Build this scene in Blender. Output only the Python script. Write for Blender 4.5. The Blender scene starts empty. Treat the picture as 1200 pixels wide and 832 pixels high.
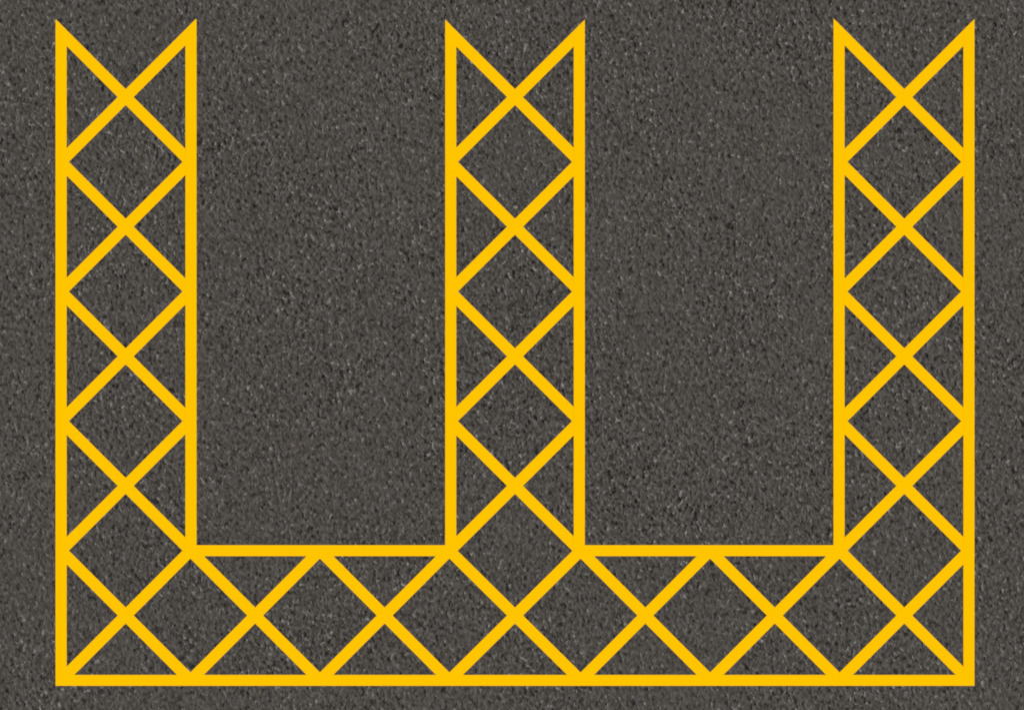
import bpy, bmesh, math, random
from mathutils import Vector

random.seed(7)
scene = bpy.context.scene
COL = scene.collection

# ------------------------------------------------------------------ scale
# The hatching is 1.2 m wide in reality; everything is laid out in metres
# from a plan drawn on a 1200 x 832 grid, one grid unit = 7.9 mm.
S = 1.2 / 151.75
CX, CY = 600.0, 416.0


def P(x, y):
    return ((x - CX) * S, (CY - y) * S)


# ------------------------------------------------------------------ nodes
class NT:
    def __init__(self, mat):
        mat.use_nodes = True
        self.t = mat.node_tree
        self.t.nodes.clear()

    def n(self, kind, **kw):
        nd = self.t.nodes.new(kind)
        for k, v in kw.items():
            if isinstance(k, str) and k.startswith('i_'):
                nd.inputs[k[2:].replace('_', ' ')].default_value = v
            else:
                setattr(nd, k, v)
        return nd

    def l(self, a, b):
        self.t.links.new(a, b)

    def math(self, op, a, b=None, c=None):
        nd = self.n('ShaderNodeMath', operation=op)
        for i, v in enumerate((a, b, c)):
            if v is None:
                continue
            if isinstance(v, (int, float)):
                nd.inputs[i].default_value = v
            else:
                self.l(v, nd.inputs[i])
        return nd.outputs[0]

    def ramp(self, fac, stops, interp='LINEAR'):
        nd = self.n('ShaderNodeValToRGB')
        nd.color_ramp.interpolation = interp
        els = nd.color_ramp.elements
        while len(els) < len(stops):
            els.new(0.5)
        for e, (p, c) in zip(els, stops):
            e.position = p
            e.color = (*c, 1) if len(c) == 3 else c
        self.l(fac, nd.inputs[0])
        return nd.outputs[0]


def asphalt_material():
    m = bpy.data.materials.new('asphalt')
    k = NT(m)
    co = k.n('ShaderNodeTexCoord').outputs['Object']
    mp = k.n('ShaderNodeMapping')
    mp.inputs['Scale'].default_value = (1.0, 0.82, 1.0)      # stones rolled slightly lengthwise
    k.l(co, mp.inputs[0])
    mr = k.n('ShaderNodeMapping')                            # cut the noise lattice obliquely
    mr.inputs['Rotation'].default_value = (0.62, 0.47, 0.91)
    k.l(mp.outputs[0], mr.inputs[0])
    v = mr.outputs[0]

    def noise(scale, detail, rough, vec=v, off=None):
        src = vec
        if off is not None:
            a = k.n('ShaderNodeVectorMath', operation='ADD')
            a.inputs[1].default_value = off
            k.l(vec, a.inputs[0])
            src = a.outputs[0]
        nd = k.n('ShaderNodeTexNoise')
        nd.inputs['Scale'].default_value = scale
        nd.inputs['Detail'].default_value = detail
        nd.inputs['Roughness'].default_value = rough
        k.l(src, nd.inputs['Vector'])
        return nd.outputs[0]

    grain = noise(GRAIN, 1.5, 0.5)
    patch = noise(1.1, 2.0, 0.6, off=(13.1, 4.7, 0))           # how rough each patch of wearing course is
    specks = noise(GRAIN * 1.0, 1.0, 0.5, off=(31.7, 9.2, 0))
    pits = noise(GRAIN * 0.95, 1.0, 0.5, off=(3.9, 57.2, 0))
    tint = noise(GRAIN * 0.45, 1.0, 0.5, off=(71.0, 23.0, 0))
    tone = noise(0.55, 2.0, 0.5, off=(5.0, 91.0, 0))

    amp = k.math('MULTIPLY_ADD', patch, 1.0, 0.5)
    g = k.math('MULTIPLY', k.math('MULTIPLY', k.math('SUBTRACT', grain, 0.5), amp), 0.75)
    sp = k.n('ShaderNodeMapRange', interpolation_type='SMOOTHSTEP')
    sp.inputs[1].default_value, sp.inputs[2].default_value = 0.56, 0.72
    k.l(specks, sp.inputs[0])
    pt = k.n('ShaderNodeMapRange', interpolation_type='SMOOTHSTEP')
    pt.inputs[1].default_value, pt.inputs[2].default_value = 0.56, 0.72
    k.l(pits, pt.inputs[0])

    h = k.math('ADD', g, k.math('MULTIPLY', k.math('MULTIPLY', sp.outputs[0], amp), SPECK))
    h = k.math('SUBTRACT', h, k.math('MULTIPLY', k.math('MULTIPLY', pt.outputs[0], amp), PIT))
    # the stones differ less in colour than in height
    f = k.math('ADD', k.math('SUBTRACT', h, k.math('MULTIPLY', g, 0.3)), 0.5)
    colr = k.ramp(f, RAMP)

    hs = k.n('ShaderNodeHueSaturation')
    k.l(k.math('MULTIPLY_ADD', tone, 0.06, 0.97), hs.inputs['Value'])
    k.l(k.math('MULTIPLY_ADD', tint, 0.8, 0.6), hs.inputs['Saturation'])
    k.l(colr, hs.inputs['Color'])

    bp = k.n('ShaderNodeBump')
    bp.inputs['Strength'].default_value = 1.0
    bp.inputs['Distance'].default_value = BUMP
    k.l(h, bp.inputs['Height'])

    b = k.n('ShaderNodeBsdfPrincipled')
    b.inputs['Roughness'].default_value = 0.9
    b.inputs['Specular IOR Level'].default_value = 0.15
    k.l(hs.outputs[0], b.inputs['Base Color'])
    k.l(bp.outputs[0], b.inputs['Normal'])
    o = k.n('ShaderNodeOutputMaterial')
    k.l(b.outputs[0], o.inputs[0])
    return m


def paint_material():
    m = bpy.data.materials.new('yellow_road_paint')
    k = NT(m)
    co = k.n('ShaderNodeTexCoord').outputs['Object']
    nd = k.n('ShaderNodeTexNoise')
    nd.inputs['Scale'].default_value = 22
    nd.inputs['Detail'].default_value = 3
    k.l(co, nd.inputs['Vector'])
    c = k.ramp(nd.outputs[0], [(0.25, PAINT_A), (0.75, PAINT_B)])
    b = k.n('ShaderNodeBsdfPrincipled')
    b.inputs['Roughness'].default_value = 0.95
    b.inputs['Specular IOR Level'].default_value = 0.0
    k.l(c, b.inputs['Base Color'])
    o = k.n('ShaderNodeOutputMaterial')
    k.l(b.outputs[0], o.inputs[0])
    return m


GRAIN = 29.0
SPECK, PIT = 0.19, 0.18
BUMP = 0.030
RAMP = [(0.22, (0.0100, 0.0086, 0.0070)),
        (0.36, (0.0290, 0.0258, 0.0220)),
        (0.50, (0.0560, 0.0496, 0.0435)),
        (0.64, (0.0880, 0.0825, 0.0730)),
        (0.82, (0.1930, 0.1930, 0.1740))]
PAINT_A = (0.80, 0.436, 0.0)
PAINT_B = (0.82, 0.447, 0.0)

ASPHALT = asphalt_material()
PAINT = paint_material()


# ------------------------------------------------------------------ geometry
def clip(poly, a, b, c):
    """keep the part of poly where a*x + b*y <= c"""
    out = []
    for i, p in enumerate(poly):
        q = poly[(i + 1) % len(poly)]
        dp, dq = a * p[0] + b * p[1] - c, a * q[0] + b * q[1] - c
        if dp <= 0:
            out.append(p)
        if (dp < 0 < dq) or (dq < 0 < dp):
            t = dp / (dp - dq)
            out.append((p[0] + t * (q[0] - p[0]), p[1] + t * (q[1] - p[1])))
    return out


def sheet(name, poly, top, parent):
    """A painted film: the plan outline extruded from just under the asphalt to `top` metres."""
    pts = [P(*p) for p in poly]
    if sum(p[0] * q[1] - q[0] * p[1] for p, q in zip(pts, pts[1:] + pts[:1])) < 0:
        pts.reverse()
    bm = bmesh.new()
    ox = sum(p[0] for p in pts) / len(pts)
    oy = sum(p[1] for p in pts) / len(pts)
    up = [bm.verts.new((x - ox, y - oy, top)) for x, y in pts]
    dn = [bm.verts.new((x - ox, y - oy, -top)) for x, y in pts]
    bm.faces.new(up)
    bm.faces.new(list(reversed(dn)))
    n = len(pts)
    for i in range(n):
        j = (i + 1) % n
        bm.faces.new((up[i], dn[i], dn[j], up[j]))
    me = bpy.data.meshes.new(name)
    bm.to_mesh(me)
    bm.free()
    me.materials.append(PAINT)
    o = bpy.data.objects.new(name, me)
    COL.objects.link(o)
    o.parent = parent
    o.location = (ox, oy, 0)
    return o


def empty(name, parent=None, loc=(0, 0, 0)):
    o = bpy.data.objects.new(name, None)
    o.empty_display_size = 0.2
    COL.objects.link(o)
    o.parent = parent
    o.location = loc
    return o


# ground: one sheet out to the horizon
bm = bmesh.new()
R = 300.0
bm.faces.new([bm.verts.new(v) for v in ((-R, -R, 0), (R, -R, 0), (R, R, 0), (-R, R, 0))])
me = bpy.data.meshes.new('asphalt_ground')
bm.to_mesh(me)
bm.free()
me.materials.append(ASPHALT)
ground = bpy.data.objects.new('asphalt_ground', me)
COL.objects.link(ground)
ground['kind'] = 'structure'
ground['label'] = 'dark grey asphalt ground with fine light and dark stones'
ground['category'] = 'ground'

# ------------------------------------------------------------------ the marking
W = 13.0                       # edge line width
D = 13.2                       # hatch line width
TIP = 23.4                     # pointed top of the three upright strips
YS = [38.3, 190.0, 341.7, 493.4, 644.9, 796.7]       # hatch nodes, top to bottom
XB = [71.4, 223.2, 374.9, 526.6, 680.4, 832.1, 983.8, 1135.6]   # nodes along the base strip
MID_TOP, MID_BOT = 638.5, 651.4
BOT_TOP, BOT_BOT = 790.3, 803.1
COLS = [(65.15, 230.3, 71.4, 223.2), (521.7, 685.3, 527.3, 679.7), (976.7, 1141.85, 983.8, 1135.6)]

ZA, ZB, ZE = 0.0010, 0.0015, 0.0021      # film thicknesses, so crossings overlap without sharing a plane

marking = empty('hatched_bay_marking')
marking['label'] = 'yellow painted criss-cross hatching round two empty parking bays on dark asphalt'
marking['category'] = 'road marking'
CUR = {'n': 0}


def hatch(a, b, box, z):
    (x0, y0), (x1, y1) = a, b
    d = Vector((x1 - x0, y1 - y0)).normalized()
    n = Vector((-d.y, d.x)) * (D / 2)
    e = d * 30
    poly = [(x0 - e.x + n.x, y0 - e.y + n.y), (x1 + e.x + n.x, y1 + e.y + n.y),
            (x1 + e.x - n.x, y1 + e.y - n.y), (x0 - e.x - n.x, y0 - e.y - n.y)]
    bx0, by0, bx1, by1 = box
    poly = clip(poly, -1, 0, -bx0)
    poly = clip(poly, 1, 0, bx1)
    poly = clip(poly, 0, -1, -by0)
    poly = clip(poly, 0, 1, by1)
    # neighbours overlap by a few millimetres at the nodes: never at the same height
    CUR['n'] += 1
    return sheet('hatch_line', poly, z + 0.00001 * CUR['n'], marking)


L0, R0 = COLS[0][:2]
L1, R1 = COLS[1][:2]
L2, R2 = COLS[2][:2]
# the continuous line round the outside, its two upper ends cut on the slant of the first hatch lines
sheet('outer_border', [(L0, TIP), (L0 + W, TIP + W), (L0 + W, BOT_TOP), (R2 - W, BOT_TOP),
                       (R2 - W, TIP + W), (R2, TIP), (R2, BOT_BOT), (L0, BOT_BOT)], ZE, marking)
# the line round each bay
for a, b in ((R0, L1), (R1, L2)):
    sheet('bay_border', [(a - W, TIP + W), (a, TIP), (a, MID_TOP), (b, MID_TOP), (b, TIP), (b + W, TIP + W),
                         (b + W, MID_BOT), (a - W, MID_BOT)], ZE, marking)
for (xl, xr, nl, nr) in COLS:
    for i in range(4):
        lo, hi = YS[i], YS[i + 1]
        box = (xl + 0.4, lo - 40 if i == 0 else lo - 6, xr - 0.4, hi + (6 if i < 3 else 4))
        hatch((nl, lo), (nr, hi), box, ZA)
        hatch((nr, lo), (nl, hi), box, ZB)
for i in range(7):
    box = (max(L0 + 0.4, XB[i] - 6), YS[4] - 5.8, min(R2 - 0.4, XB[i + 1] + 6), BOT_BOT - 0.4)
    hatch((XB[i], YS[4]), (XB[i + 1], YS[5]), box, ZA)
    hatch((XB[i + 1], YS[4]), (XB[i], YS[5]), box, ZB)

# ------------------------------------------------------------------ camera: straight down
H = 14.0
cam = bpy.data.cameras.new('camera')
cam.sensor_width = 36.0
cam.lens = 36.0 * H / (1200 * S)
cam.clip_end = 2000
cam.clip_start = 0.05
co = bpy.data.objects.new('camera', cam)
co.location = (0, 0, H)
co.rotation_euler = (0, 0, 0)
COL.objects.link(co)
scene.camera = co

# ------------------------------------------------------------------ light
EL, AZ = math.radians(48), math.radians(80)     # azimuth clockwise from +Y: light comes from the right
w = bpy.data.worlds.new('World')
scene.world = w
w.use_nodes = True
nt = w.node_tree
bg = nt.nodes['Background']
sky = nt.nodes.new('ShaderNodeTexSky')
sky.sky_type = 'NISHITA'
sky.sun_disc = False
sky.sun_elevation = EL
sky.sun_rotation = AZ
nt.links.new(sky.outputs[0], bg.inputs[0])
bg.inputs[1].default_value = 0.06

sd = bpy.data.lights.new('sun', 'SUN')
sd.energy = 4.75
sd.angle = math.radians(0.5)
sd.color = (1.0, 0.965, 0.91)
so = bpy.data.objects.new('sun', sd)
COL.objects.link(so)
dirv = Vector((math.sin(AZ) * math.cos(EL), math.cos(AZ) * math.cos(EL), math.sin(EL)))
so.rotation_euler = dirv.to_track_quat('Z', 'Y').to_euler()
so.location = dirv * 30

scene.render.engine = 'CYCLES'
scene.cycles.filter_width = 2.0
vs = scene.view_settings
vs.view_transform = 'Standard'
vs.look = 'None'
vs.gamma = 1
vs.use_curve_mapping = False
vs.exposure = 0.0
